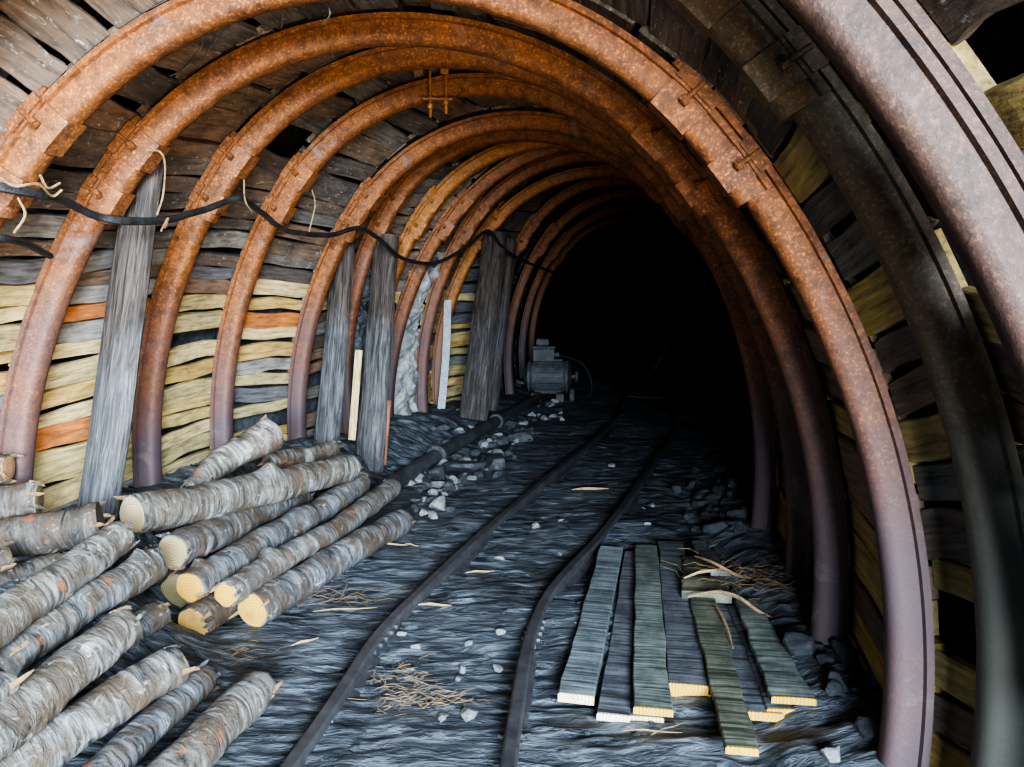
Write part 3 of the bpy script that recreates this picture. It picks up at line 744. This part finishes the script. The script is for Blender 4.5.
# ------------------------------------------------------------------ cable along the left side
def cable(pts, r, label, wr=.25):
    P = smooth_path([at(*p) for p in pts], 10); o0 = P[0].copy()
    v, f_ = tube_data([p-o0+Vector((0, 0, .004*MN.noise(p*9))) for p in P], r, 8)
    o = link('power_cable', v, f_, M_cable, None, Matrix.Translation(o0), smooth=True); return tag(o, label, 'cable', 'black cables hung along the arches')
cable([(-40, 178, 2.45), (0, 187, 2.5), (40, 195, 2.6), (60, 199, 2.75), (95, 215, 2.95), (125, 221, 3.05), (165, 220, 3.3), (200, 211, 3.6), (226, 202, 3.8), (243, 199, 3.9), (262, 213, 4.2), (288, 231, 4.5), (330, 235, 5.0), (358, 228, 5.3), (378, 238, 5.7), (402, 258, 6.2), (435, 263, 6.8), (465, 248, 7.2), (488, 231, 7.6), (503, 248, 8.0), (524, 261, 8.6), (560, 275, 10.0)], .0165, 'thick black cable drooping from arch to arch on the left')
cable([(-30, 232, 2.5), (0, 238, 2.55), (25, 243, 2.75), (50, 256, 3.0)], .014, 'short black cable end at the left edge below main cable')
for pts, l in [([(147, 150, 3.15), (160, 152, 3.15), (165, 165, 3.2), (163, 195, 3.25), (157, 215, 3.25)], 'thin orange wire looped from second clamp at left'),
          ([(0, 178, 2.45), (15, 186, 2.45), (38, 184, 2.5), (52, 196, 2.6), (62, 190, 2.6)], 'frayed orange wire end at the first left clamp'),
          ([(18, 198, 2.5), (25, 215, 2.5), (14, 233, 2.5)], 'thin orange wire hanging down at the left edge'),
          ([(40, 175, 2.5), (48, 188, 2.55), (60, 183, 2.6)], 'short frayed wire beside the first left clamp'),
          ([(244, 180, 3.85), (245, 200, 3.85), (252, 212, 3.95)], 'thin wire tying the cable at the third left clamp'),
          ([(312, 190, 4.6), (315, 205, 4.6), (309, 232, 4.6)], 'thin orange wire tying the cable at fourth left clamp'),
          ([(165, 228, 3.25), (168, 218, 3.2), (161, 231, 3.25)], 'small curled wire under the cable beside first post')]:
    P = smooth_path([at(*p) for p in pts], 6); o0 = P[0].copy(); o = link('tie_wire', *tube_data([p-o0 for p in P], .0042, 5), M_straw, None, Matrix.Translation(o0)); tag(o, l, 'wire')

# roots and cobwebby twigs under the roof
for pts, l in [([(325, 0, 2.6), (330, 14, 2.6), (322, 26, 2.7)], 'thin grey root hanging at the top left of the roof'),
          ([(205, 25, 2.9), (200, 50, 3.0), (180, 72, 3.1), (150, 80, 3.15), (125, 86, 3.1)], 'long grey root trailing behind the rusty arch at upper left'),
          ([(283, 0, 2.8), (281, 28, 2.9), (270, 20, 2.9)], 'short grey root dangling from the roof near the top'),
          ([(260, 5, 2.8), (225, 30, 2.9), (205, 55, 3.0)], 'branching grey root between the two nearest arches'),
          ([(818, 0, 2.5), (828, 30, 2.5), (822, 60, 2.5), (824, 95, 2.5)], 'long dead root hanging beside the greenish arch'),
          ([(800, 0, 2.4), (806, 20, 2.4), (798, 35, 2.4)], 'short dead root at the top beside the greenish arch'),
          ([(832, 20, 2.4), (838, 45, 2.45), (830, 55, 2.45)], 'wispy dead root near the nearest arch')]:
    P = smooth_path([at(*p) for p in pts], 6); o0 = P[0].copy(); o = link('dead_root', *tube_data([p-o0 for p in P], .0035, 5), M_root, None, Matrix.Translation(o0)); tag(o, l, 'root')

# hanging bolts at the crown of the fourth arch
def hanger():
    p = W(3, -.17, -.06); root = empty('hanger_bracket', p); tag(root, 'rusty bracket with two threaded bolts under the roof arch crowns', 'bracket')
    t = at(462, 62, 4.35)-p; b = at(462, 80, 4.5)-p
    for dx, ln in ((-.045, .13), (.045, .11)):
        v = Vector((dx, -.085, 0)); link('threaded_bolt', *tube_data([v+Vector((0, 0, .2)), v+Vector((0, 0, -ln))], .009, 8), M_rustb, root)
        link('nut', *tube_data([v+Vector((0, 0, -ln+.05)), v+Vector((0, 0, -ln+.075))], .018, 6), M_rustb, root)
    link('cross_plate', *box_data((-.085, -.10, -.035), (.085, -.07, -.02), .003), M_rustb, root)
    link('flat_bar', *box_data((.02, -.13, .10), (.065, -.115, .34), .003), M_rustb, root)
hanger()

# added pale strip for the bluish-white band on the ninth arch leg
A = at(440, 421, 8.25); B = at(446, 300, 8.35); o = link('pale_strip', *grid_sweep([[A*(1-f)+B*f-A+Vector((a+.03*math.sin(f*2.5), b, 0)) for a, b in ((-.04, 0), (.04, 0), (.04, .014), (-.04, .014))] for f in (0, .25, .5, .75, 1)]), M_white, None, Matrix.Translation(A))
tag(o, 'narrow pale bluish strip upright before the fourth post', 'strip')
# thin split stick beside the third post
for p0, p1, d, col, l in [((352, 440), (359, 350), 5.95, YEL[2], 'pale thin stake standing just left of the third post'), ((383, 465), (388, 400), 6.2, (.26, .12, .06), 'thin rusty orange stake right of the third post')]:
    A = at(*p0, d); B = at(*p1, d); mw = axes_matrix(A, B-A, Vector((0, -1, 0))); v, f_ = box_data((0, -.028, -.012), ((B-A).length, .028, .012), .003)
    tag(link('thin_stake', v, f_, M_board, None, mw, color=col), l, 'stake')
# broken lumps stuck behind the right leg
for p0, p1, d, r, m, l in [((795, 163), (808, 200), 2.75, .022, M_straw, 'pale splintered stub above the insulator on right wall'), ((818, 237), (830, 262), 2.6, .020, M_rockl, 'pale broken branch tip sticking out of right wall'), ((826, 255), (836, 280), 2.62, .020, M_straw, 'orange broken wood tip sticking out of right wall')]:
    A = at(*p0, d); B = at(*p1, d); o = link('broken_branch', *tube_data([Vector(), (B-A)*.4, (B-A)*.75, B-A], [r*.5, r, r*.9, r*.3], 8, lambda i, a: 1+.15*math.sin(a*2+i)), m, None, Matrix.Translation(A)); tag(o, l, 'branch')

# ------------------------------------------------------------------ old motor / pump
def motor():
    c = at(549, 372, 10.35); c.z = ground(c.x, c.y, False)
    root = empty('electric_motor', c); root.rotation_euler = (0, 0, -.15)
    tag(root, 'old dusty grey electric motor with terminal box beside the far track', 'motor')
    X = Vector((1, 0, 0)); L = .24; R = .215; zc = .33
    def P(x, y, z): return Vector((x, y, z))
    b = link('motor_body', *tube_data([P(-L, 0, zc), P(-L+.03, 0, zc), P(L-.03, 0, zc), P(L, 0, zc)], [R*.9, R, R, R*.9], 28), M_mach, root, smooth=False)
    for q in range(18):
        a = math.pi*2*q/18; link('cooling_fin', *grid_sweep([[P(x, math.cos(a)*rr-math.sin(a)*e, zc+math.sin(a)*rr+math.cos(a)*e) for rr, e in ((R-.01, -.006), (R+.022, -.006), (R+.022, .006), (R-.01, .006))] for x in (-L+.06, L-.06)]), M_mach, b)
    link('end_shield', *tube_data([P(L, 0, zc), P(L+.03, 0, zc), P(L+.07, 0, zc)], [R*1.07, R*1.07, R*.5], 24), M_mach, root)
    link('end_shield', *tube_data([P(-L, 0, zc), P(-L-.03, 0, zc), P(-L-.09, 0, zc)], [R*1.07, R*1.07, R*.55], 24), M_mach, root)
    link('shaft', *cyl_data(P(L+.05, 0, zc), P(L+.16, 0, zc), .03, 12), M_mach, root)
    link('pulley', *tube_data([P(L+.12, 0, zc), P(L+.135, 0, zc), P(L+.15, 0, zc), P(L+.165, 0, zc)], [.09, .075, .075, .09], 20), M_mach, root)
    t = link('terminal_box', *box_data((-.2, -.12, zc+R-.01), (.08, .12, zc+R+.17), .015), M_mach, root)
    link('box_lid', *box_data((-.215, -.135, zc+R+.17), (.095, .135, zc+R+.20), .01), M_mach, t)
    link('cable_gland', *cyl_data(P(.08, 0, zc+R+.08), P(.14, 0, zc+R+.08), .035, 12), M_mach, t)
    link('lifting_block', *box_data((-.17, -.06, zc+R+.20), (.0, .06, zc+R+.30), .02), M_mach, root)
    for x in (-.17, .17): link('foot_rail', *box_data((x-.05, -.22, 0), (x+.05, .22, .12), .01), M_mach, root)
    w = link('small_wheel', *tube_data([P(.30, -.22, .10), P(.315, -.22, .10), P(.355, -.22, .10), P(.37, -.22, .10)], [.085, .10, .10, .085], 20), M_mach, root)
    link('eye_ring', *tube_data([P(L+.05, -.12+.0, zc)+Vector((.012*math.cos(a), .05*math.cos(a), .055*math.sin(a))) for a in [i*math.pi/6 for i in range(13)]], .009, 6), M_mach, root)
    return c
mc = motor()
pts = [mc+Vector(v) for v in ((.13, 0, .62), (.28, -.05, .58), (.45, -.08, .50), (.56, -.10, .30), (.56, -.12, .12), (.45, -.2, .04), (.3, -.35, .03))]
P = smooth_path(pts, 7); o0 = P[0].copy(); o = link('power_cable', *tube_data([p-o0 for p in P], .014, 8), M_cable, None, Matrix.Translation(o0)); tag(o, 'black cable looping from the old motor down to the floor', 'cable')

# ------------------------------------------------------------------ light: open sky behind the viewer
wd = bpy.data.worlds.new('open_sky'); sc.world = wd; wd.use_nodes = True
wd.node_tree.nodes['Background'].inputs[0].default_value = (.55, .68, .9, 1); wd.node_tree.nodes['Background'].inputs[1].default_value = .35
def area(name, loc, target, size, sy, power, col):
    l = bpy.data.lights.new(name, 'AREA'); l.shape = 'RECTANGLE'; l.size = size; l.size_y = sy; l.energy = power; l.color = col
    o = bpy.data.objects.new(name, l); C.objects.link(o); o.location = loc; o.rotation_euler = (Vector(target)-Vector(loc)).to_track_quat('-Z', 'Y').to_euler(); return o
area('daylight_from_portal', (3.2, -6.5, 4.2), (-.9, 5.5, .5), 3.8, 3.0, 2500, (.76, .88, 1.0))
area('low_daylight_from_portal', (.7, -5.5, 2.2), (.8, 9.5, .6), 3.0, 1.6, 2350, (.72, .85, 1.0))
area('warm_light_from_ground', (1.7, -3.0, -.3), (-1.2, 4.6, 2.6), 3.0, 1.6, 470, (1.0, .82, .62))
sc.view_settings.view_transform = 'AgX'; sc.view_settings.look = 'AgX - High Contrast'; sc.view_settings.exposure = .0
